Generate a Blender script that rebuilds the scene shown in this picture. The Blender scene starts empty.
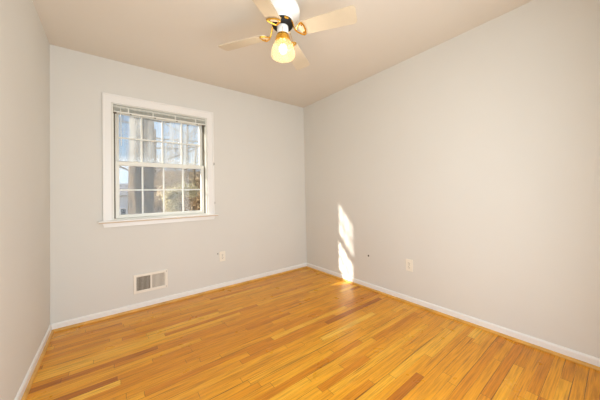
import bpy, bmesh, math, random
from mathutils import Vector, Matrix
from math import sin, cos, pi, radians
random.seed(7)
S = bpy.context.scene
C = S.collection
def lin(c):
    return tuple((v/255/12.92 if v/255 <= .04045 else ((v/255+.055)/1.055)**2.4) for v in c)+(1,)

# ---------------------------------------------------------------- camera
F, YAW, PITCH, ROLL = 247.0, .6558, .0189, -.0213
fw = Vector((sin(YAW)*cos(PITCH), cos(YAW)*cos(PITCH), sin(PITCH)))
rt = Vector((cos(YAW), -sin(YAW), 0)); up = rt.cross(fw)
r2 = rt*cos(ROLL)+up*sin(ROLL); u2 = -rt*sin(ROLL)+up*cos(ROLL)
cd = bpy.data.cameras.new('camera'); cam = bpy.data.objects.new('camera', cd); C.objects.link(cam)
cd.sensor_width = 36; cd.lens = F*36/600; cd.shift_y = -10.49/600; cd.clip_start = .02; cd.clip_end = 500
m = Matrix((r2, u2, -fw)).transposed().to_4x4(); m.translation = Vector((-2.3696, -2.9488, 1.1105))
cam.matrix_world = m
S.camera = cam

# ---------------------------------------------------------------- light and exposure
S.view_settings.view_transform = 'Standard'; S.view_settings.look = 'None'
S.view_settings.gamma = 1; S.view_settings.use_curve_mapping = False
S.view_settings.exposure = 0.61
W = bpy.data.worlds.new('sky'); S.world = W; W.use_nodes = True
wn = W.node_tree.nodes; wl = W.node_tree.links
bg = wn['Background']
tc = wn.new('ShaderNodeTexCoord'); sx = wn.new('ShaderNodeSeparateXYZ'); wl.new(tc.outputs['Generated'], sx.inputs[0])
rp = wn.new('ShaderNodeValToRGB'); wl.new(sx.outputs['Z'], rp.inputs[0])
rp.color_ramp.elements[0].position = 0.0; rp.color_ramp.elements[0].color = lin((228, 236, 244))
rp.color_ramp.elements[1].position = .5; rp.color_ramp.elements[1].color = lin((88, 140, 205))
e = rp.color_ramp.elements.new(.14); e.color = lin((178, 212, 240))
e = rp.color_ramp.elements.new(.28); e.color = lin((128, 178, 226))
mp = wn.new('ShaderNodeMapping'); mp.inputs['Scale'].default_value = (2.2, 2.2, 7); wl.new(tc.outputs['Generated'], mp.inputs[0])
nz = wn.new('ShaderNodeTexNoise'); nz.inputs['Scale'].default_value = 1.7; nz.inputs['Detail'].default_value = 5
wl.new(mp.outputs[0], nz.inputs[0])
cr = wn.new('ShaderNodeValToRGB'); cr.color_ramp.elements[0].position = .5; cr.color_ramp.elements[1].position = .68
wl.new(nz.outputs['Fac'], cr.inputs[0])
mx = wn.new('ShaderNodeMixRGB'); mx.inputs['Color2'].default_value = lin((244, 246, 248))
wl.new(cr.outputs[0], mx.inputs['Fac']); wl.new(rp.outputs[0], mx.inputs['Color1']); wl.new(mx.outputs[0], bg.inputs[0])
bg.inputs[1].default_value = .74

sd = bpy.data.lights.new('sun', 'SUN'); sd.energy = 8.0; sd.angle = radians(1.5); sd.color = (1, .95, .86)
sun = bpy.data.objects.new('sun', sd); C.objects.link(sun)
sun.rotation_euler = Vector((2.2, -1, -1.21)).to_track_quat('-Z', 'Y').to_euler()

# fill light added behind the camera to brighten the room
ad = bpy.data.lights.new('rear_fill_light', 'AREA'); ad.shape = 'RECTANGLE'; ad.size = 1.7; ad.size_y = 1.95; ad.energy = 32.5; ad.color = (.90, .965, 1)
al = bpy.data.objects.new('rear_fill_light', ad); C.objects.link(al); al.location = (-1.72, -3.22, 1.02); al.rotation_euler = (radians(92), 0, 0)
FAN = Vector((-1.430, -1.572, 0))
FAN_LIGHT = 11
pd = bpy.data.lights.new('fan_bulb_light', 'POINT'); pd.energy = FAN_LIGHT; pd.shadow_soft_size = .03; pd.color = (.98, .98, .97)
pl = bpy.data.objects.new('fan_bulb_light', pd); C.objects.link(pl); pl.location = FAN+Vector((0, 0, 2.09))

# ---------------------------------------------------------------- helpers
def mat(name, col, rough=.6, metal=0, noise=0, nscale=20, bump=0, spec=.5):
    M = bpy.data.materials.new(name); M.use_nodes = True
    n = M.node_tree.nodes; l = M.node_tree.links; b = n['Principled BSDF']
    b.inputs['Base Color'].default_value = lin(col); b.inputs['Roughness'].default_value = rough
    b.inputs['Metallic'].default_value = metal; b.inputs['Specular IOR Level'].default_value = spec
    if noise or bump:
        t = n.new('ShaderNodeTexCoord'); z = n.new('ShaderNodeTexNoise'); z.inputs['Scale'].default_value = nscale
        z.inputs['Detail'].default_value = 6; l.new(t.outputs['Object'], z.inputs[0])
        if noise:
            r = n.new('ShaderNodeValToRGB'); l.new(z.outputs['Fac'], r.inputs[0])
            a = r.color_ramp.elements
            a[0].position = .3; a[1].position = .7
            a[0].color = lin(tuple(max(0, v*(1-noise)) for v in col)); a[1].color = lin(tuple(min(255, v*(1+noise)) for v in col))
            l.new(r.outputs[0], b.inputs['Base Color'])
        if bump:
            u = n.new('ShaderNodeBump'); u.inputs['Strength'].default_value = bump; u.inputs['Distance'].default_value = .01
            l.new(z.outputs['Fac'], u.inputs['Height']); l.new(u.outputs[0], b.inputs['Normal'])
    return M

def box(bm, x0, x1, y0, y1, z0, z1, bev=0):
    r = bmesh.ops.create_cube(bm, size=1)
    for v in r['verts']:
        v.co = Vector((x0+(v.co.x+.5)*(x1-x0), y0+(v.co.y+.5)*(y1-y0), z0+(v.co.z+.5)*(z1-z0)))
    if bev:
        ed = set(e for v in r['verts'] for e in v.link_edges)
        bmesh.ops.bevel(bm, geom=list(ed), offset=bev, segments=2, affect='EDGES', profile=.5)

def tube(bm, pts, rad, n=8, closed=False, flat=1.0, cap=True):
    """sweep a ring along pts; rad a number or list; flat squashes it in z"""
    pts = [Vector(p) for p in pts]; N = len(pts)
    if not hasattr(rad, '__len__'): rad = [rad]*N
    rings = []; ref = None
    for i, p in enumerate(pts):
        a = pts[(i-1) % N] if (closed or i > 0) else p
        b = pts[(i+1) % N] if (closed or i < N-1) else p
        t = (b-a).normalized()
        if ref is None: ref = t.orthogonal().normalized() if abs(t.z) > .9 else Vector((0, 0, 1))
        s = t.cross(ref)
        if s.length < 1e-4: s = t.orthogonal()
        s.normalize(); q = s.cross(t).normalized(); ref = q
        rings.append([bm.verts.new(p+(s*cos(2*pi*k/n)+q*sin(2*pi*k/n)*flat)*rad[i]) for k in range(n)])
    for i in range(N if closed else N-1):
        A = rings[i]; B = rings[(i+1) % N]
        for k in range(n): bm.faces.new((A[k], A[(k+1) % n], B[(k+1) % n], B[k]))
    if cap and not closed:
        bm.faces.new(rings[0][::-1]); bm.faces.new(rings[-1])

def lathe(bm, prof, n=40, c=(0, 0), ribs=0, ramp=0, cap=(True, True)):
    rings = []
    for (r, z) in prof:
        rings.append([bm.verts.new((c[0]+(r*(1+ramp*cos(ribs*2*pi*k/n)))*cos(2*pi*k/n), c[1]+(r*(1+ramp*cos(ribs*2*pi*k/n)))*sin(2*pi*k/n), z)) for k in range(n)])
    for A, B in zip(rings, rings[1:]):
        for k in range(n): bm.faces.new((A[k], A[(k+1) % n], B[(k+1) % n], B[k]))
    if cap[0]: bm.faces.new(rings[0][::-1])
    if cap[1]: bm.faces.new(rings[-1])

def obj(name, bm, M, parent=None, smooth=False, loc=None):
    me = bpy.data.meshes.new(name); bmesh.ops.recalc_face_normals(bm, faces=bm.faces); bm.to_mesh(me); bm.free()
    me.materials.append(M); o = bpy.data.objects.new(name, me); C.objects.link(o)
    if smooth:
        for p in me.polygons: p.use_smooth = True
        try: me.set_sharp_from_angle(angle=radians(40))
        except Exception: pass
    if parent: o.parent = parent
    if loc: o.location = loc
    return o
def boxobj(name, M, parent, *b, bev=0):
    bm = bmesh.new(); box(bm, *b, bev=bev); return obj(name, bm, M, parent)
def thing(name, loc, label=None, cat=None, group=None, kind=None):
    o = bpy.data.objects.new(name, None); C.objects.link(o); o.location = loc; o.empty_display_size = .05
    return tag(o, label, cat, group, kind)
def tag(o, label=None, cat=None, group=None, kind=None):
    if label: o['label'] = label
    if cat: o['category'] = cat
    if group: o['group'] = group
    if kind: o['kind'] = kind
    return o
def struct(o): o['kind'] = 'structure'; return o
def dup(root, loc, rz=0, **k):
    r = root.copy(); C.objects.link(r); r.location = loc; r.rotation_euler = (0, 0, rz)
    for ch in list(root.children):
        c = ch.copy(); C.objects.link(c); c.parent = r
        for g in ch.children:
            d = g.copy(); C.objects.link(d); d.parent = c
    return tag(r, **k)

# ---------------------------------------------------------------- materials
WALL = mat('wall_paint', (219, 215, 207), .75, noise=.006, nscale=1.5, spec=.3)
CEIL = mat('ceiling_paint', (223, 214, 201), .9, noise=.006, nscale=1.2, spec=.2)
TRIM = mat('white_trim_paint', (236, 233, 228), .35)
SHOE = mat('oak_shoe_moulding', (214, 160, 76), .4, noise=.08, nscale=8)
SASH = mat('white_vinyl', (228, 226, 216), .35)
DARKGAP = mat('dark_gap', (96, 88, 74), .7)
TAN = mat('tan_edge', (206, 184, 156), .6)
BLIND = mat('blind_slats', (196, 196, 186), .5, noise=.05, nscale=40)
BLINDW = mat('blind_rail', (232, 230, 220), .4)
PLATE = mat('ivory_plastic', (238, 230, 214), .35)
SLOT = mat('outlet_slot', (90, 80, 66), .6)
VENTW = mat('vent_enamel', (236, 228, 214), .4)
VENTD = mat('vent_duct_dark', (88, 80, 68), .8)
FANW = mat('fan_white_enamel', (250, 249, 246), .25)
BLACK = mat('fan_black_band', (10, 8, 6), .6)
GOLD = mat('polished_brass', (232, 178, 70), .22, metal=.85)
BLADE = mat('fan_blade_cream', (206, 190, 164), .45, noise=.02, nscale=6)

STRIP = .050
def floor_material():
    M = bpy.data.materials.new('oak_strip_floor'); M.use_nodes = True
    n = M.node_tree.nodes; l = M.node_tree.links; b = n['Principled BSDF']
    def math_(op, a, bb=None):
        x = n.new('ShaderNodeMath'); x.operation = op
        for i, v in enumerate((a, bb)):
            if v is None: continue
            if hasattr(v, 'links'): l.new(v, x.inputs[i])
            else: x.inputs[i].default_value = v
        return x.outputs[0]
    def comb(x, y, z=0):
        c = n.new('ShaderNodeCombineXYZ')
        for i, v in enumerate((x, y, z)):
            if hasattr(v, 'links'): l.new(v, c.inputs[i])
            else: c.inputs[i].default_value = v
        return c.outputs[0]
    def noise(vec, scale, detail=4, rough=.5):
        z = n.new('ShaderNodeTexNoise'); z.inputs['Scale'].default_value = scale; z.inputs['Detail'].default_value = detail
        z.inputs['Roughness'].default_value = rough; l.new(vec, z.inputs[0]); return z.outputs['Fac']
    t = n.new('ShaderNodeTexCoord'); s = n.new('ShaderNodeSeparateXYZ'); l.new(t.outputs['Object'], s.inputs[0])
    X, Y = s.outputs['X'], s.outputs['Y']
    row_f = math_('DIVIDE', Y, STRIP); row = math_('FLOOR', row_f); fr = math_('FRACT', row_f)
    w1 = n.new('ShaderNodeTexWhiteNoise'); w1.noise_dimensions = '1D'; l.new(row, w1.inputs['W'])
    w2 = n.new('ShaderNodeTexWhiteNoise'); w2.noise_dimensions = '1D'; l.new(math_('ADD', row, 71.3), w2.inputs['W'])
    L = math_('ADD', math_('MULTIPLY', w2.outputs['Value'], .75), .38)
    seg_f = math_('DIVIDE', math_('ADD', X, math_('MULTIPLY', w1.outputs['Value'], 7)), L)
    seg = math_('FLOOR', seg_f); sfr = math_('FRACT', seg_f)
    w3 = n.new('ShaderNodeTexWhiteNoise'); w3.noise_dimensions = '2D'; l.new(comb(row, seg), w3.inputs['Vector'])
    rnd = w3.outputs['Value']
    ramp = n.new('ShaderNodeValToRGB'); l.new(rnd, ramp.inputs[0])
    el = ramp.color_ramp.elements
    el[0].position = 0; el[0].color = lin((186, 108, 12)); el[1].position = 1; el[1].color = lin((248, 194, 72))
    for p, c in ((.07, (214, 134, 18)), (.3, (228, 153, 26)), (.7, (236, 164, 34)), (.88, (243, 177, 46))):
        e = el.new(p); e.color = lin(c)
    off = math_('MULTIPLY', rnd, 37)
    gv = comb(math_('ADD', math_('MULTIPLY', X, 2.2), off), math_('MULTIPLY', Y, 42), off)
    g1 = noise(gv, 2.2, 6, .6)
    gr = n.new('ShaderNodeValToRGB'); l.new(g1, gr.inputs[0])
    gr.color_ramp.elements[0].position = .28; gr.color_ramp.elements[0].color = (.42, .31, .18, 1)
    gr.color_ramp.elements[1].position = .58; gr.color_ramp.elements[1].color = (1.06, 1.05, 1.02, 1)
    m1 = n.new('ShaderNodeMixRGB'); m1.blend_type = 'MULTIPLY'; m1.inputs[0].default_value = .62
    l.new(ramp.outputs[0], m1.inputs[1]); l.new(gr.outputs[0], m1.inputs[2])
    # cathedral grain
    wv = n.new('ShaderNodeTexWave'); wv.wave_type = 'BANDS'; wv.bands_direction = 'Y'; wv.inputs['Scale'].default_value = 28
    wv.inputs['Distortion'].default_value = 3.5; wv.inputs['Detail'].default_value = 2; wv.inputs['Detail Scale'].default_value = .6
    l.new(comb(math_('ADD', math_('MULTIPLY', X, .35), off), Y, off), wv.inputs[0])
    wr = n.new('ShaderNodeValToRGB'); l.new(wv.outputs['Fac'], wr.inputs[0])
    wr.color_ramp.elements[0].color = (.86, .78, .68, 1); wr.color_ramp.elements[1].position = .45; wr.color_ramp.elements[1].color = (1, 1, 1, 1)
    m2 = n.new('ShaderNodeMixRGB'); m2.blend_type = 'MULTIPLY'; m2.inputs[0].default_value = .55
    l.new(m1.outputs[0], m2.inputs[1]); l.new(wr.outputs[0], m2.inputs[2])
    # mineral streaks
    st = noise(comb(math_('ADD', math_('MULTIPLY', X, 2.6), off), math_('MULTIPLY', Y, 75), 3.1), .8, 3)
    sr = n.new('ShaderNodeValToRGB'); l.new(st, sr.inputs[0]); sr.color_ramp.elements[0].position = .64; sr.color_ramp.elements[0].color = (0, 0, 0, 1)
    sr.color_ramp.elements[1].position = .74; sr.color_ramp.elements[1].color = (1, 1, 1, 1)
    m3 = n.new('ShaderNodeMixRGB'); m3.inputs[2].default_value = lin((138, 76, 10))
    l.new(math_('MULTIPLY', sr.outputs[0], .75), m3.inputs[0]); l.new(m2.outputs[0], m3.inputs[1])
    # joints: some tight, some open
    gapn = noise(comb(math_('MULTIPLY', X, .6), math_('MULTIPLY', row, 3.7), 0), 1.5, 2)
    gw = math_('ADD', .012, math_('MULTIPLY', math_('MAXIMUM', math_('SUBTRACT', gapn, .54), 0), .8))
    edge = math_('LESS_THAN', fr, gw)
    endg = math_('LESS_THAN', math_('MULTIPLY', sfr, L), .0022)
    gap = math_('MAXIMUM', edge, endg)
    m4 = n.new('ShaderNodeMixRGB'); m4.inputs[2].default_value = lin((96, 50, 14))
    l.new(math_('MULTIPLY', gap, .75), m4.inputs[0]); l.new(m3.outputs[0], m4.inputs[1])
    l.new(m4.outputs[0], b.inputs['Base Color'])
    b.inputs['Roughness'].default_value = .3; b.inputs['Specular IOR Level'].default_value = .45
    rr = noise(t.outputs['Object'], 6, 3); l.new(math_('ADD', math_('MULTIPLY', rr, .16), .22), b.inputs['Roughness'])
    bp = n.new('ShaderNodeBump'); bp.inputs['Strength'].default_value = .25; bp.inputs['Distance'].default_value = .002
    l.new(math_('SUBTRACT', g1, gap), bp.inputs['Height']); l.new(bp.outputs[0], b.inputs['Normal'])
    return M

# ---------------------------------------------------------------- room
RW, RD, RH = 2.773, 3.15, 2.44
WX0, WX1, WZ0, WZ1 = -2.354, -1.468, .90, 2.02      # window opening
fl = struct(boxobj('floor', floor_material(), None, -RW-.12, .12, -RD-.12, .16, -.12, 0))
ce = struct(boxobj('ceiling', CEIL, None, -RW-.12, .12, -RD-.12, .16, RH, RH+.15))
bm = bmesh.new()
for b in ((-RW-.12, WX0, 0, .16, 0, RH), (WX1, .12, 0, .16, 0, RH), (WX0, WX1, 0, .16, 0, WZ0), (WX0, WX1, 0, .16, WZ1, RH)): box(bm, *b)
struct(obj('wall_back', bm, WALL))
struct(boxobj('wall_right', WALL, None, 0, .12, -RD-.12, 0, 0, RH))
struct(boxobj('wall_left', WALL, None, -RW-.12, -RW, -RD-.12, 0, 0, RH))
DX0, DX1, DH = -2.62, -.82, 2.03                       # unseen doorway opening, added behind the camera for the fill light
bm = bmesh.new()
for b in ((-RW, DX0, -RD-.12, -RD, 0, RH), (DX1, 0, -RD-.12, -RD, 0, RH), (DX0, DX1, -RD-.12, -RD, DH, RH)): box(bm, *b)
struct(obj('wall_front', bm, WALL))

def run(name, M, prof, kind, a, b):
    """extrude profile (out, z) from a to b; 'out' is along the inward normal"""
    bm = bmesh.new(); a = Vector(a); b = Vector(b); d = (b-a).normalized(); nrm = Vector((d.y, -d.x, 0))
    A = [bm.verts.new(a+nrm*o+Vector((0, 0, z))) for o, z in prof]; B = [bm.verts.new(b+nrm*o+Vector((0, 0, z))) for o, z in prof]
    k = len(prof)
    for i in range(k): bm.faces.new((A[i], A[(i+1) % k], B[(i+1) % k], B[i]))
    bm.faces.new(A); bm.faces.new(B[::-1])
    return struct(obj(name, bm, M))
BP = [(0, 0), (.011, 0), (.011, .055), (.007, .063), (0, .066)]
SP = [(.011, 0), (.027, 0), (.0265, .007), (.0235, .0135), (.0175, .0175), (.011, .019)]
run('baseboard_back', TRIM, BP, 0, (-RW, 0, 0), (0, 0, 0))
run('baseboard_right', TRIM, BP, 0, (0, -.011, 0), (0, -RD, 0))
run('baseboard_left', TRIM, BP, 0, (-RW, -RD, 0), (-RW, -.011, 0))
run('trim_1', SHOE, SP, 0, (-RW+.011, 0, 0), (-.011, 0, 0))
run('trim_2', SHOE, SP, 0, (0, -.027, 0), (0, -RD, 0))
run('trim_3', SHOE, SP, 0, (-RW, -RD, 0), (-RW, -.027, 0))

# ---------------------------------------------------------------- window
win = thing('window_1', (0, 0, 0), kind='structure')
CO0, CO1, CZ = -2.423, -1.391, 2.104
bm = bmesh.new()
for (x0, x1, z0, z1) in ((CO0, WX0-.004, WZ0-.002, CZ), (WX1+.004, CO1, WZ0-.002, CZ), (WX0-.004, WX1+.004, WZ1+.004, CZ)):
    box(bm, x0, x1, -.014, 0, z0, z1)
# raised outer back band of the casing
for (x0, x1, z0, z1) in ((CO0, CO0+.016, WZ0-.002, CZ), (CO1-.016, CO1, WZ0-.002, CZ), (CO0+.016, CO1-.016, CZ-.016, CZ)):
    box(bm, x0, x1, -.021, -.014, z0, z1, bev=.002)
obj('casing', bm, TRIM, win)
boxobj('stool', TRIM, win, -2.455, -1.353, -.042, .03, .886, .900, bev=.003)
boxobj('stool_edge', TAN, win, -2.450, -1.358, -.040, 0, .877, .886)['label'] = 'thin tan line under the stool'  # narrow tan strip between stool and apron
bm = bmesh.new()
v = [(-2.425, .877), (-1.389, .877), (-1.399, .838), (-2.415, .838)]
A = [bm.verts.new((x, -.018, z)) for x, z in v]; B = [bm.verts.new((x, 0, z)) for x, z in v]
for i in range(4): bm.faces.new((A[i], A[(i+1) % 4], B[(i+1) % 4], B[i]))
bm.faces.new(A); bm.faces.new(B[::-1]); obj('apron', bm, TRIM, win)
# jamb lining, stops and exterior frame
bm = bmesh.new()
for (x0, x1, z0, z1) in ((WX0, WX0+.012, WZ0, WZ1), (WX1-.012, WX1, WZ0, WZ1), (WX0+.012, WX1-.012, WZ1-.006, WZ1), (WX0+.012, WX1-.012, WZ0, WZ0+.012)):
    box(bm, x0, x1, 0, .155, z0, z1)
for (x0, x1) in ((WX0+.012, WX0+.016), (WX1-.016, WX1-.012)):
    box(bm, x0, x1, .021, .032, WZ0+.012, WZ1-.006)
    box(bm, x0, x1, .118, .13, WZ0+.012, WZ1-.012)
obj('jamb', bm, SASH, win)
bm = bmesh.new()
for (x0, x1) in ((WX0+.0125, WX0+.025), (WX1-.025, WX1-.0125)): box(bm, x0, x1, .04, .116, WZ0+.013, WZ1-.013)
obj('balance_track', bm, DARKGAP, win)['label'] = 'dark sash track'

def glass_mat(name, dust, dustcol=(235, 238, 236)):
    M = bpy.data.materials.new(name); M.use_nodes = True; n = M.node_tree.nodes; l = M.node_tree.links
    n.remove(n['Principled BSDF']); out = n['Material Output']
    tr = n.new('ShaderNodeBsdfTransparent'); gl = n.new('ShaderNodeBsdfGlossy'); gl.inputs['Roughness'].default_value = .02
    lw = n.new('ShaderNodeLayerWeight'); lw.inputs[0].default_value = .5
    pw = n.new('ShaderNodeMath'); pw.operation = 'POWER'; pw.inputs[1].default_value = 5; l.new(lw.outputs['Facing'], pw.inputs[0])
    fr = n.new('ShaderNodeMapRange'); fr.inputs['To Min'].default_value = .022; fr.inputs['To Max'].default_value = .6; l.new(pw.outputs[0], fr.inputs[0])
    a = n.new('ShaderNodeMixShader'); l.new(fr.outputs[0], a.inputs[0]); l.new(tr.outputs[0], a.inputs[1]); l.new(gl.outputs[0], a.inputs[2])
    d = n.new('ShaderNodeBsdfTranslucent'); d.inputs[0].default_value = lin(dustcol)
    d2 = n.new('ShaderNodeBsdfDiffuse'); d2.inputs[0].default_value = lin(dustcol); ds = n.new('ShaderNodeMixShader')
    l.new(d.outputs[0], ds.inputs[1]); l.new(d2.outputs[0], ds.inputs[2])
    t = n.new('ShaderNodeTexCoord'); mpp = n.new('ShaderNodeMapping'); mpp.inputs['Scale'].default_value = (9, 1, 1.2)
    l.new(t.outputs['Object'], mpp.inputs[0]); z = n.new('ShaderNodeTexNoise'); z.inputs['Scale'].default_value = 1.6; z.inputs['Detail'].default_value = 4
    l.new(mpp.outputs[0], z.inputs[0])
    r = n.new('ShaderNodeMapRange'); r.inputs['From Min'].default_value = .35; r.inputs['From Max'].default_value = .65
    r.inputs['To Min'].default_value = dust*.6; r.inputs['To Max'].default_value = dust*1.4; l.new(z.outputs['Fac'], r.inputs[0])
    b = n.new('ShaderNodeMixShader'); l.new(r.outputs[0], b.inputs[0]); l.new(a.outputs[0], b.inputs[1]); l.new(ds.outputs[0], b.inputs[2])
    l.new(b.outputs[0], out.inputs[0]); return M
G_UP = glass_mat('dusty_glass', .26); G_LO = glass_mat('clear_glass', .008)
GX0, GX1 = -2.296, -1.526
def sash(name, y, z0, z1, gz0, gz1, G, sx0, sx1):
    bm = bmesh.new(); y0, y1 = y-.018, y+.018
    box(bm, sx0, GX0, y0, y1, z0, z1, .002); box(bm, GX1, sx1, y0, y1, z0, z1, .002)
    box(bm, GX0-.001, GX1+.001, y0, y1, z0, gz0, .002); box(bm, GX0-.001, GX1+.001, y0, y1, gz1, z1, .002)
    s = obj(name, bm, SASH, win)
    bm = bmesh.new(); w = (GX1-GX0)/4
    for k in (1, 2, 3): box(bm, GX0+k*w-.0065, GX0+k*w+.0065, y-.007, y+.007, gz0, gz1)
    h = (gz0+gz1)/2; box(bm, GX0, GX1, y-.0065, y+.0065, h-.0065, h+.0065)
    obj('muntins', bm, SASH, s)
    boxobj('glass', G, s, GX0, GX1, y-.0012, y+.0012, gz0, gz1)
    return s
lo = sash('lower_sash', .052, .913, 1.468, .947, 1.430, G_LO, WX0+.026, WX1-.026)
upn = sash('upper_sash', .096, 1.434, 2.006, 1.478, 1.950, G_UP, WX0+.026, WX1-.026)
for x in (-2.165, -1.64):
    bm = bmesh.new(); box(bm, x-.022, x+.022, .036, .064, 1.468, 1.474, .001); box(bm, x-.01, x+.014, .04, .056, 1.474, 1.483, .002)
    obj('sash_lock', bm, SASH, lo)

# raised mini blind
bl = thing('window_blind', (-1.911, .006, 1.938), 'white mini blind pulled up to a thin stack at the top of the window', 'blind')
BX0, BX1 = WX0+.013-(-1.911), WX1-.013-(-1.911)
def bb(name, M, *b, bev=0): return boxobj(name, M, bl, *b, bev=bev)
bb('head_rail', BLIND, BX0, BX1, -.011, .014, .046, .068, bev=.001)
bm = bmesh.new()
for k in range(15):
    z = .0145+k*.0021; box(bm, BX0+.004, BX1-.004, -.0125+.001*(k % 2), .0115, z, z+.0011)
obj('slats', bm, BLIND, bl)
bb('bottom_rail', BLINDW, BX0+.003, BX1-.003, -.0125, .0125, .002, .0135, bev=.002)
for x in (-.31, -.10, .11, .32):
    bm = bmesh.new(); box(bm, x-.005, x+.005, -.0145, -.0130, .004, .05); obj('ladder_tape', bm, BLINDW, bl)
    bm = bmesh.new(); lathe(bm, [(.006, -.004), (.007, 0), (.006, .002)], 10, (x+.02, 0)); obj('cord_button', bm, DARKGAP, bl)['label'] = 'small dark cord button'
for x, s in ((BX0+.012, 1), (BX1-.012, -1)):
    bm = bmesh.new(); box(bm, x-.014, x+.014, -.008, .012, -.008, .0015, .001); obj('end_cap', bm, DARKGAP, bl)['label'] = 'dark end cap'
bm = bmesh.new(); tube(bm, [(-.375, -.0165, .045), (-.372, -.0175, -.1), (-.370, -.0175, -.32)], .003, 6); obj('tilt_wand', bm, BLINDW, bl)

# small cord hooks on the right casing
hk = thing('cord_hook', (-1.396, -.021, 1.49), 'small metal cord hook halfway up the right window casing', 'hook', 'cord hooks on the casing')
bm = bmesh.new(); tube(bm, [(0, 0, .012), (0, -.008, .010), (0, -.012, 0), (0, -.008, -.012), (0, 0, -.014)], .0028, 6)
obj('hook', bm, DARKGAP, hk)
dup(hk, (-1.3865, 0, 1.03), label='small metal hook low beside the right window casing, just above the stool', cat='hook', group='cord hooks on the casing')

# ---------------------------------------------------------------- wall vent
vx0, vx1, vz0, vz1 = -2.192, -1.892, .162, .348
vc = Vector(((vx0+vx1)/2, 0, (vz0+vz1)/2))
vent = thing('wall_vent', vc, 'white two-section metal air register low on the wall under the window', 'vent')
hw, hh = (vx1-vx0)/2, (vz1-vz0)/2
bm = bmesh.new(); fwid = .026
box(bm, -hw, -hw+fwid, -.011, 0, -hh, hh, .003); box(bm, hw-fwid, hw, -.011, 0, -hh, hh, .003)
box(bm, -hw+fwid-.004, hw-fwid+.004, -.0105, 0, hh-fwid, hh, .003); box(bm, -hw+fwid-.004, hw-fwid+.004, -.0105, 0, -hh, -hh+fwid, .003)
box(bm, -.007, .007, -.0105, 0, -hh+fwid-.003, hh-fwid+.003)
obj('frame', bm, VENTW, vent)
boxobj('duct_backing', VENTD, vent, -hw+fwid, hw-fwid, -.0015, -.0003, -hh+fwid, hh-fwid)
for sx0, sx1, tw in ((-hw+fwid+.004, -.009, 1.05), (.011, hw-fwid-.001, .4)):
    k = 0; x = sx0
    while x < sx1-.003:
        bm = bmesh.new(); box(bm, -.0036, .0036, -.0006, .0006, -hh+fwid-.001, hh-fwid+.001)
        o = obj('slat', bm, VENTW, vent); o.location = (x+.003, -.0052, 0); o.rotation_euler = (0, 0, tw)
        x += .0105; k += 1
bm = bmesh.new(); box(bm, -.003, .003, -.02, -.010, -.014, .014, .001)
obj('lever', bm, VENTW, vent).location = (hw-.014, 0, .028)
for z in (.078, -.078):
    bm = bmesh.new(); lathe(bm, [(.0035, 0), (.0035, .0015), (.002, .0022)], 10)
    o = obj('screw', bm, VENTD, vent); o.location = (hw-.012, -.0105, z); o.rotation_euler = (radians(90), 0, 0)

# ---------------------------------------------------------------- outlets
def make_outlet(loc, rz, label, w=.073, h=.118):
    t = thing('wall_outlet', loc, label, 'outlet', 'wall outlets'); t.rotation_euler = (0, 0, rz)
    boxobj('cover_plate', PLATE, t, -w/2, w/2, -.006, 0, -h/2, h/2, bev=.003)
    for z in (-.0195, .0195):
        bm = bmesh.new()
        pts = [(cos(a)*.0165, max(-.0135, min(.0135, sin(a)*.0165))) for a in [2*pi*k/28 for k in range(28)]]
        A = [bm.verts.new((x, -.0078, z+q)) for x, q in pts]; B = [bm.verts.new((x, -.006, z+q)) for x, q in pts]
        for i in range(28): bm.faces.new((A[i], A[(i+1) % 28], B[(i+1) % 28], B[i]))
        bm.faces.new(A); bm.faces.new(B)
        o = obj('receptacle', bm, PLATE, t)
        bm = bmesh.new(); box(bm, -.0085, -.0055, -.0083, -.0076, z-.002, z+.008); box(bm, .0055, .0085, -.0083, -.0076, z-.001, z+.007)
        tube(bm, [(0, -.0083, z-.008), (0, -.0076, z-.008)], .0032, 10)
        obj('slots', bm, SLOT, o)['label'] = 'dark plug slots'
    bm = bmesh.new(); tube(bm, [(0, -.0072, 0), (0, -.006, 0)], .003, 10); obj('screw', bm, SLOT, t)
    return t
make_outlet((-1.302, 0, .384), 0, 'ivory duplex outlet low on the window wall, right of the window')
make_outlet((0, -1.638, .378), -pi/2, 'ivory duplex outlet on the right wall above the baseboard')

# small wall holes: dark discs coloured like the shade inside them
def plug(loc, ax, r, label):
    bm = bmesh.new(); d = Vector((0, -1, 0)) if ax == 'y' else Vector((-1, 0, 0))
    tube(bm, [(0, 0, 0), d*.002, d*.003], [r, r, r*.5], 12)
    return tag(obj('wall_hole', bm, HOLE_SHADE, None, loc=loc), label, 'wall hole', 'wall holes')
HOLE_SHADE = mat('hole_shade', (74, 62, 46), .7)
plug((-1.357, 0, .421), 'y', .007, 'tiny dark hole in the wall just left of the window-wall outlet')
plug((0, -1.143, .381), 'x', .011, 'small dark round hole in the right wall between sun patch and outlet')

# ---------------------------------------------------------------- ceiling fan
fan = thing('ceiling_fan', FAN+Vector((0, 0, RH)), 'white flush ceiling fan with four cream blades, brass irons and a lit ribbed glass shade', 'ceiling fan')
def Z(z): return z-RH
def lobj(name, prof, M, parent=fan, n=48, **k):
    bm = bmesh.new(); lathe(bm, [(r, Z(z)) for r, z in prof], n, **k); return obj(name, bm, M, parent, smooth=True)
lobj('motor_housing', [(.074, 2.44), (.080, 2.43), (.094, 2.412), (.112, 2.388), (.120, 2.362), (.121, 2.345), (.115, 2.326), (.100, 2.312), (.086, 2.304), (.074, 2.299), (.068, 2.287)], FANW)
hub = lobj('hub', [(.060, 2.289), (.068, 2.287), (.071, 2.281), (.071, 2.262), (.066, 2.255), (.040, 2.253)], BLACK)
hub['label'] = 'black hub band'
lobj('switch_housing', [(.036, 2.256), (.039, 2.250), (.039, 2.206), (.034, 2.200), (.030, 2.198)], FANW)
fit = lobj('shade_fitter', [(.034, 2.204), (.040, 2.199), (.047, 2.182), (.052, 2.162), (.053, 2.148), (.048, 2.145)], GOLD)
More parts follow.
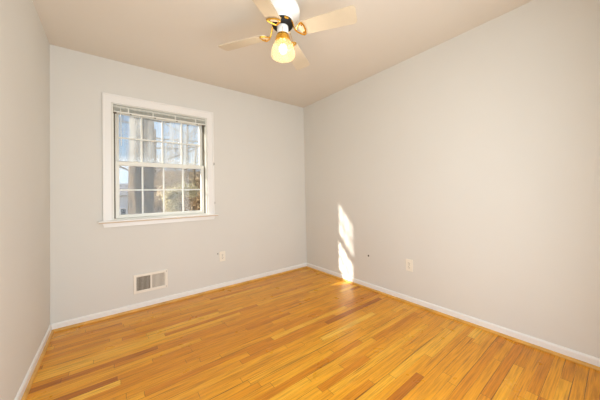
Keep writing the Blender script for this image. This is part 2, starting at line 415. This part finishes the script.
GS = bpy.data.materials.new('ribbed_shade_glass'); GS.use_nodes = True
n = GS.node_tree.nodes; l = GS.node_tree.links; n.remove(n['Principled BSDF'])
tr = n.new('ShaderNodeBsdfTransparent'); tr.inputs[0].default_value = (1, .95, .85, 1)
tl = n.new('ShaderNodeBsdfTranslucent'); tl.inputs[0].default_value = (.50, .38, .20, 1)
gl = n.new('ShaderNodeBsdfGlossy'); gl.inputs['Roughness'].default_value = .1
a = n.new('ShaderNodeMixShader'); a.inputs[0].default_value = .30; l.new(tr.outputs[0], a.inputs[1]); l.new(tl.outputs[0], a.inputs[2])
b = n.new('ShaderNodeMixShader'); b.inputs[0].default_value = .06; l.new(a.outputs[0], b.inputs[1]); l.new(gl.outputs[0], b.inputs[2])
l.new(b.outputs[0], n['Material Output'].inputs[0])
lobj('glass_shade', [(.048, 2.150), (.058, 2.140), (.068, 2.118), (.075, 2.090), (.079, 2.064), (.078, 2.050), (.071, 2.042), (.045, 2.037), (.012, 2.035)], GS, n=96, ribs=24, ramp=.022, cap=(False, True))
BU = bpy.data.materials.new('lit_bulb'); BU.use_nodes = True; n = BU.node_tree.nodes; n['Principled BSDF'].inputs['Emission Color'].default_value = (1, .86, .62, 1)
n['Principled BSDF'].inputs['Emission Strength'].default_value = 2.2
bm = bmesh.new(); bmesh.ops.create_uvsphere(bm, u_segments=20, v_segments=12, radius=.028)
for v in bm.verts:
    if v.co.z > 0: v.co.z *= 1.5
    v.co.z += Z(2.095)
obj('light_bulb', bm, BU, fan, smooth=True)['label'] = 'glowing bulb'
# blades and irons
def blade_mesh():
    bm = bmesh.new(); r0, r1, w0, w1, t = .120, .492, .050, .062, .003
    out = []
    def arc(cx, cy, r, a0, a1, k=6): return [(cx+r*cos(a0+(a1-a0)*i/k), cy+r*sin(a0+(a1-a0)*i/k)) for i in range(k+1)]
    c = .022
    out += arc(r0+.03, -w0+.03, .03, pi, 1.5*pi) + arc(r1-c, -w1+c, c, 1.5*pi, 2*pi) + arc(r1-c, w1-c, c, 0, pi/2) + arc(r0+.03, w0-.03, .03, pi/2, pi)
    A = [bm.verts.new((x, y, t)) for x, y in out]; B = [bm.verts.new((x, y, -t)) for x, y in out]; k = len(out)
    for i in range(k): bm.faces.new((A[i], A[(i+1) % k], B[(i+1) % k], B[i]))
    bm.faces.new(A); bm.faces.new(B[::-1]); return bm
def iron_mesh():
    bm = bmesh.new()
    tube(bm, [(.066, 0, .056), (.074, 0, .044), (.082, .0, .018), (.090, 0, .000), (.100, 0, -.008)], [.008, .0075, .0065, .0065, .007], 10, flat=.8)
    # open D-shaped loop under the blade root
    loop = [(.110, 0), (.122, .018), (.138, .036), (.156, .049), (.164, .046), (.172, .024), (.174, 0), (.172, -.024), (.164, -.046), (.156, -.049), (.138, -.036), (.122, -.018)]
    tube(bm, [(x, y, -.0085) for x, y in [((a-.014), b*.95) for a, b in loop]], .0056, 8, closed=True, flat=.8)
    for x, y in ((.144, .028), (.144, -.028)):
        tube(bm, [(x, y, -.008), (x, y, -.003)], .005, 10)
    return bm
bmA = blade_mesh(); first = obj('blade', bmA, BLADE, fan); firsti = obj('blade_iron', iron_mesh(), GOLD, fan, smooth=True); firsti['label'] = 'brass blade iron'
for k, ang in enumerate((-57, 35, 123, 213)):
    o, q = (first, firsti) if k == 0 else (first.copy(), firsti.copy())
    if k: C.objects.link(o); C.objects.link(q); o.parent = fan; q.parent = fan
    rot = Matrix.Rotation(radians(ang), 4, 'Z') @ Matrix.Rotation(radians(-14), 4, 'X')
    o.matrix_local = Matrix.Translation((0, 0, Z(2.212))) @ rot
    q.matrix_local = Matrix.Translation((0, 0, Z(2.212))) @ rot
for ang in (-57, 33, 123, 213, -13, 77, 167, 257):
    a = radians(ang); bm = bmesh.new(); box(bm, -.003, .003, -.014, .014, -.007, .007, .002)
    o = obj('brass_tab', bm, GOLD, hub); o.location = (.0712*cos(a), .0712*sin(a), Z(2.271)); o.rotation_euler = (0, 0, a)
for ang, zl, rr in ((235, 2.09, .052), (-20, 2.12, .041)):
    a = radians(ang); x, y = .040*cos(a), .040*sin(a); x2, y2 = .078*cos(a), .078*sin(a)
    bm = bmesh.new()
    if ang == 235: pts = [(x, y, Z(2.225)), (x*1.25, y*1.25, Z(2.222)), (x2, y2, Z(2.17)), (x2, y2, Z(zl))]
    else: pts = [(x, y, Z(2.225)), (x*1.35, y*1.35, Z(2.221)), (x*1.5, y*1.5, Z(2.195)), (x2, y2, Z(zl+.02)), (x2, y2, Z(zl))]
    tube(bm, pts, .0014, 6); tube(bm, [pts[-1], Vector(pts[-1])-Vector((0, 0, .02))], [.0035, .0025], 8)
    obj('pull_chain', bm, GOLD, fan)

# ---------------------------------------------------------------- outdoors
GZ = -3.0
GRASS = mat('winter_ground', (136, 118, 88), .95, noise=.45, nscale=2.5)
def gh(x, y):
    k = min(1, max(0, (x+.5)/6)); k = k*k*(3-2*k)
    return GZ+k*max(0, min(y, 75)-15)*.19+.2*sin(x*.3)*cos(y*.22)*min(1, max(0, y-8)/10)
def bark(name, c, s=4):
    M = mat(name, c, .9); n = M.node_tree.nodes; l = M.node_tree.links; b = n['Principled BSDF']
    t = n.new('ShaderNodeTexCoord'); mpp = n.new('ShaderNodeMapping'); mpp.inputs['Scale'].default_value = (s, s, s*.22); l.new(t.outputs['Object'], mpp.inputs[0])
    z = n.new('ShaderNodeTexNoise'); z.inputs['Scale'].default_value = 3; z.inputs['Detail'].default_value = 8; z.inputs['Roughness'].default_value = .65; l.new(mpp.outputs[0], z.inputs[0])
    r = n.new('ShaderNodeValToRGB'); l.new(z.outputs['Fac'], r.inputs[0]); e = r.color_ramp.elements
    e[0].position = .36; e[0].color = lin(tuple(v*.5 for v in c)); e[1].position = .62; e[1].color = lin(tuple(min(255, v*1.2) for v in c)); l.new(r.outputs[0], b.inputs['Base Color'])
    u = n.new('ShaderNodeBump'); u.inputs['Strength'].default_value = 1; u.inputs['Distance'].default_value = .06; l.new(z.outputs['Fac'], u.inputs['Height']); l.new(u.outputs[0], b.inputs['Normal'])
    return M
BARK = bark('oak_bark', (106, 88, 64)); BARK2 = bark('pale_bark', (140, 126, 102)); TWIG = mat('twigs', (128, 114, 94), .9)
bm = bmesh.new(); bmesh.ops.create_grid(bm, x_segments=60, y_segments=60, size=70)
for v in bm.verts:
    v.co.x += 10; v.co.y += 75
    v.co.z = gh(v.co.x, v.co.y)
gr = obj('ground', bm, GRASS, smooth=True); struct(gr)

def grow(bm, p, d, L, r, depth, spread, rnd, n=5, trop=.12):
    pts = [p]; rad = [r]; k = 4; q = p.copy(); dd = d.copy()
    for i in range(k):
        dd = (dd+Vector((rnd.uniform(-1, 1), rnd.uniform(-1, 1), rnd.uniform(-.6, 1)*.6))*.22+Vector((0, 0, trop*.3))).normalized()
        q = q+dd*L/k; pts.append(q.copy()); rad.append(r*(1-.5*(i+1)/k))
    tube(bm, pts, rad, n if r > .02 else 3, cap=False)
    if depth <= 0: return
    for i in range(rnd.choice((3, 4, 4, 5))):
        j = rnd.randint(1, k); a = rnd.uniform(0, 2*pi); o = dd.orthogonal().normalized(); o = Matrix.Rotation(a, 3, dd) @ o
        nd = (dd*rnd.uniform(.5, 1)+o*spread).normalized()
        grow(bm, pts[j], nd, L*rnd.uniform(.55, .8), rad[j]*.52, depth-1, spread, rnd, n, trop)

def bare_tree(x, y, h, r, label, seed, depth=4, M=BARK, lean=(0, 0), name='bare_tree', cat='tree', nb=7, group=None, start=.35):
    rnd = random.Random(seed); z = gh(x, y)-.2
    t = thing(name, (x, y, z), label, cat, group)
    bm = bmesh.new(); pts = []; rad = []
    for i in range(9):
        f = i/8; pts.append(Vector((lean[0]*f+rnd.uniform(-.1, .1)*r*2, lean[1]*f, h*f))); rad.append(r*(1.25 if i == 0 else 1)*(1-.72*f**1.4))
    tube(bm, pts, rad, 14, cap=False); obj('trunk', bm, M, t, smooth=True)
    bm = bmesh.new()
    for i in range(nb):
        f = start+(1-start)*(i+.5)/nb; k = f*8; i0 = int(k); p = pts[i0].lerp(pts[min(8, i0+1)], k-i0); a = i*2.4+rnd.uniform(-.4, .4)
        d = Vector((cos(a), sin(a), .35+.5*f)).normalized(); grow(bm, p, d, h*.28*(1.15-f*.4), rad[i0]*.27, depth, .75, rnd)
    obj('branches', bm, TWIG if M is not BARK2 else M, t); return t
LEAVES = 9000
def shrub(x, y, h, w, label, seed, M, n=26, group='leafless shrubs on the slope'):
    rnd = random.Random(seed); t = thing('shrub', (x, y, gh(x, y)-.1), label, 'shrub', group); bm = bmesh.new()
    for i in range(n):
        a = rnd.uniform(0, 2*pi); q = rnd.uniform(0, w*.4); p = Vector((cos(a)*q, sin(a)*q*.7, 0))
        grow(bm, p, Vector((cos(a)*.5, sin(a)*.4, 1)).normalized(), h*rnd.uniform(.24, .36), .035, 3, .4, rnd, 3, .5)
    obj('stems', bm, TWIG, t); bm = bmesh.new()
    blobs = [(Vector((rnd.uniform(-w*.45, w*.45), rnd.uniform(-w*.35, w*.35), h*rnd.uniform(.12, .85))), rnd.uniform(.28, .55)*min(w, h)*.5) for _ in range(22)]
    for i in range(LEAVES):
        c, q = rnd.choice(blobs); g = Vector((rnd.gauss(0, 1), rnd.gauss(0, 1), rnd.gauss(0, 1)))*q*.62
        p = c+g; p.z = max(.05, p.z); a = Vector((rnd.uniform(-1, 1), rnd.uniform(-1, 1), rnd.uniform(-1, 1))).normalized(); b = a.orthogonal().normalized(); z = rnd.uniform(.03, .075)
        bm.faces.new([bm.verts.new(p+a*z), bm.verts.new(p+b*z*.6), bm.verts.new(p-a*z), bm.verts.new(p-b*z*.6)])
    o = obj('leaves', bm, M, t); o['kind'] = 'stuff'; return t
# the big trunk seen through the left half of the window
big = thing('large_tree', (-1.52, 6.9, GZ-.2), 'thick furrowed tree trunk standing close outside the left half of the window', 'tree')
bm = bmesh.new(); n = 40; rings = []
rnd = random.Random(3)
for i in range(30):
    z = i*.42; R0 = .40*(1+.35*math.exp(-z/.7))*(1-.018*i*.5)
    c = Vector((.03*sin(i*.5), 0, z))
    rings.append([bm.verts.new(c+Vector((cos(2*pi*k/n), sin(2*pi*k/n), 0))*R0*(1+.035*sin(7*2*pi*k/n+i*.25)+.02*sin(17*2*pi*k/n+i*.6)-.16*math.exp(-((2*pi*k/n-4.55)/.18)**2))) for k in range(n)])
for A, B in zip(rings, rings[1:]):
    for k in range(n): bm.faces.new((A[k], A[(k+1) % n], B[(k+1) % n], B[k]))
obj('trunk', bm, BARK, big, smooth=True)
bm = bmesh.new()
for (z, d, L, r, s) in ((5.4, (.9, .35, .15), 2.6, .032, 1), (6.0, (.7, .8, .2), 3.0, .038, 2), (5.0, (-.8, .4, .3), 2.0, .03, 3), (6.4, (1, -.1, -.05), 2.6, .034, 4), (4.9, (.8, .6, .25), 2.6, .03, 5), (6.8, (-.7, .5, .1), 2.4, .034, 6), (7.0, (.9, .3, -.1), 3, .04, 7)):
    grow(bm, Vector((0, 0, z)), Vector(d).normalized(), L, r, 4, .7, random.Random(s+20))
obj('branches', bm, TWIG, big)
# neighbours' house, left edge of the view
HX, HY = -4.35, 34.0
SIDE = mat('pale_siding', (214, 218, 224), .7); ROOF = mat('grey_shingles', (128, 124, 120), .9, noise=.15, nscale=6); WDARK = mat('house_window_glass', (58, 66, 78), .2); 
hs = thing('house', (HX, HY, gh(HX, HY)-.3), 'pale sided neighbouring house with grey roof and dark windows, far beyond the tree', 'house')
boxobj('wall', SIDE, hs, -5, 5.3, 0, 7, 0, 4.9)
bm = bmesh.new(); pr = [(-5.5, -.5, 4.8), (-5.5, 3.5, 6.4), (-5.5, 7.5, 4.8)]
A = [bm.verts.new(p) for p in pr]; B = [bm.verts.new((5.8, p[1], p[2])) for p in pr]
bm.faces.new(A); bm.faces.new(B[::-1])
for i in range(3): bm.faces.new((A[i], A[(i+1) % 3], B[(i+1) % 3], B[i]))
obj('roof', bm, ROOF, hs)
for x in (-3.4, -1.2, -.35, 3.0, 3.85, 4.5):
    for z in (.2, 1.95):
        f = boxobj('window', TRIM, hs, x-.06, x+.56, -.06, 0, z-.1, z+1.3); q = boxobj('pane', WDARK, f, x+.02, x+.48, -.08, -.06, z, z+1.2)
# trees and shrubs on the slope
spec = [(1.9, 15, 8, .16, 'slender bare tree nearest the window on its right side', BARK2, (.5, 0)),
        (5.2, 19, 9.5, .2, 'bare tree leaning right behind the right-hand panes', BARK, (1.4, .3)),
        (8.5, 24, 10, .22, 'bare tree seen through the rightmost panes', BARK, (-.6, 0)),
        (1.2, 27, 11, .24, 'bare tree further off just right of the thick trunk', BARK, (.3, 0)),
        (5.8, 33, 12, .26, 'tall bare tree in the distance behind the middle panes', BARK, (.4, 0)),
        (-3.3, 22, 9, .17, 'bare tree beside the neighbouring house left of the thick trunk', BARK2, (.4, 0)),
        (13, 36, 11, .26, 'farthest bare tree at the right edge of the window view', BARK, (.4, 0))]
for i, (x, y, h, r, lab, M, ln) in enumerate(spec):
    bare_tree(x, y, h, r, lab, 40+i, M=M, lean=ln, group='bare trees on the slope')
SH1 = mat('brown_shrub', (158, 134, 98), .9, noise=.35, nscale=1.3); SH2 = mat('straw_shrub', (196, 182, 138), .9, noise=.15, nscale=2); SH3 = mat('grey_shrub', (140, 124, 100), .9, noise=.35, nscale=1.1)
sh = [(1.0, 13.5, 4.6, 1.6, SH2, 'straw coloured shrub beside the thick trunk'), (2.9, 14.5, 4.8, 2.2, SH1, 'brown leafless shrub behind the middle lower panes'),
      (5.0, 15.5, 5.0, 2.4, SH1, 'brown leafless shrub behind the right lower panes'), (6.6, 14.8, 4.2, 1.0, SH2, 'narrow straw coloured shrub at the right of the view'),
      (8.2, 17.5, 5.2, 2.6, SH3, 'grey leafless shrub at the far right of the view'), (4.0, 20.5, 5.4, 3, SH3, 'grey leafless thicket further up the slope in the middle'),
      (7.6, 22.5, 5.6, 3, SH1, 'brown thicket further up the slope on the right'), (1.0, 19.5, 5.2, 2.6, SH1, 'brown thicket further up the slope near the thick trunk'),
      (11.4, 24, 5.6, 3, SH3, 'grey thicket far up the slope at the right edge'),
      (3.4, 28, 6.0, 4, SH1, 'brown thicket high on the slope behind the middle panes'), (8.6, 30, 6.2, 4, SH3, 'grey thicket high on the slope behind the right panes'),
      (14.5, 33, 6.2, 4, SH1, 'brown thicket high on the slope at the far right'), (5.6, 37, 6.4, 5, SH3, 'grey thicket on the crest of the slope in the middle'),
      (12.0, 41, 6.6, 5, SH1, 'brown thicket on the crest of the slope at the right')]
for i, (x, y, h, w, M, lab) in enumerate(sh): shrub(x, y, h*1.3, w, lab, 90+i, M, 16)
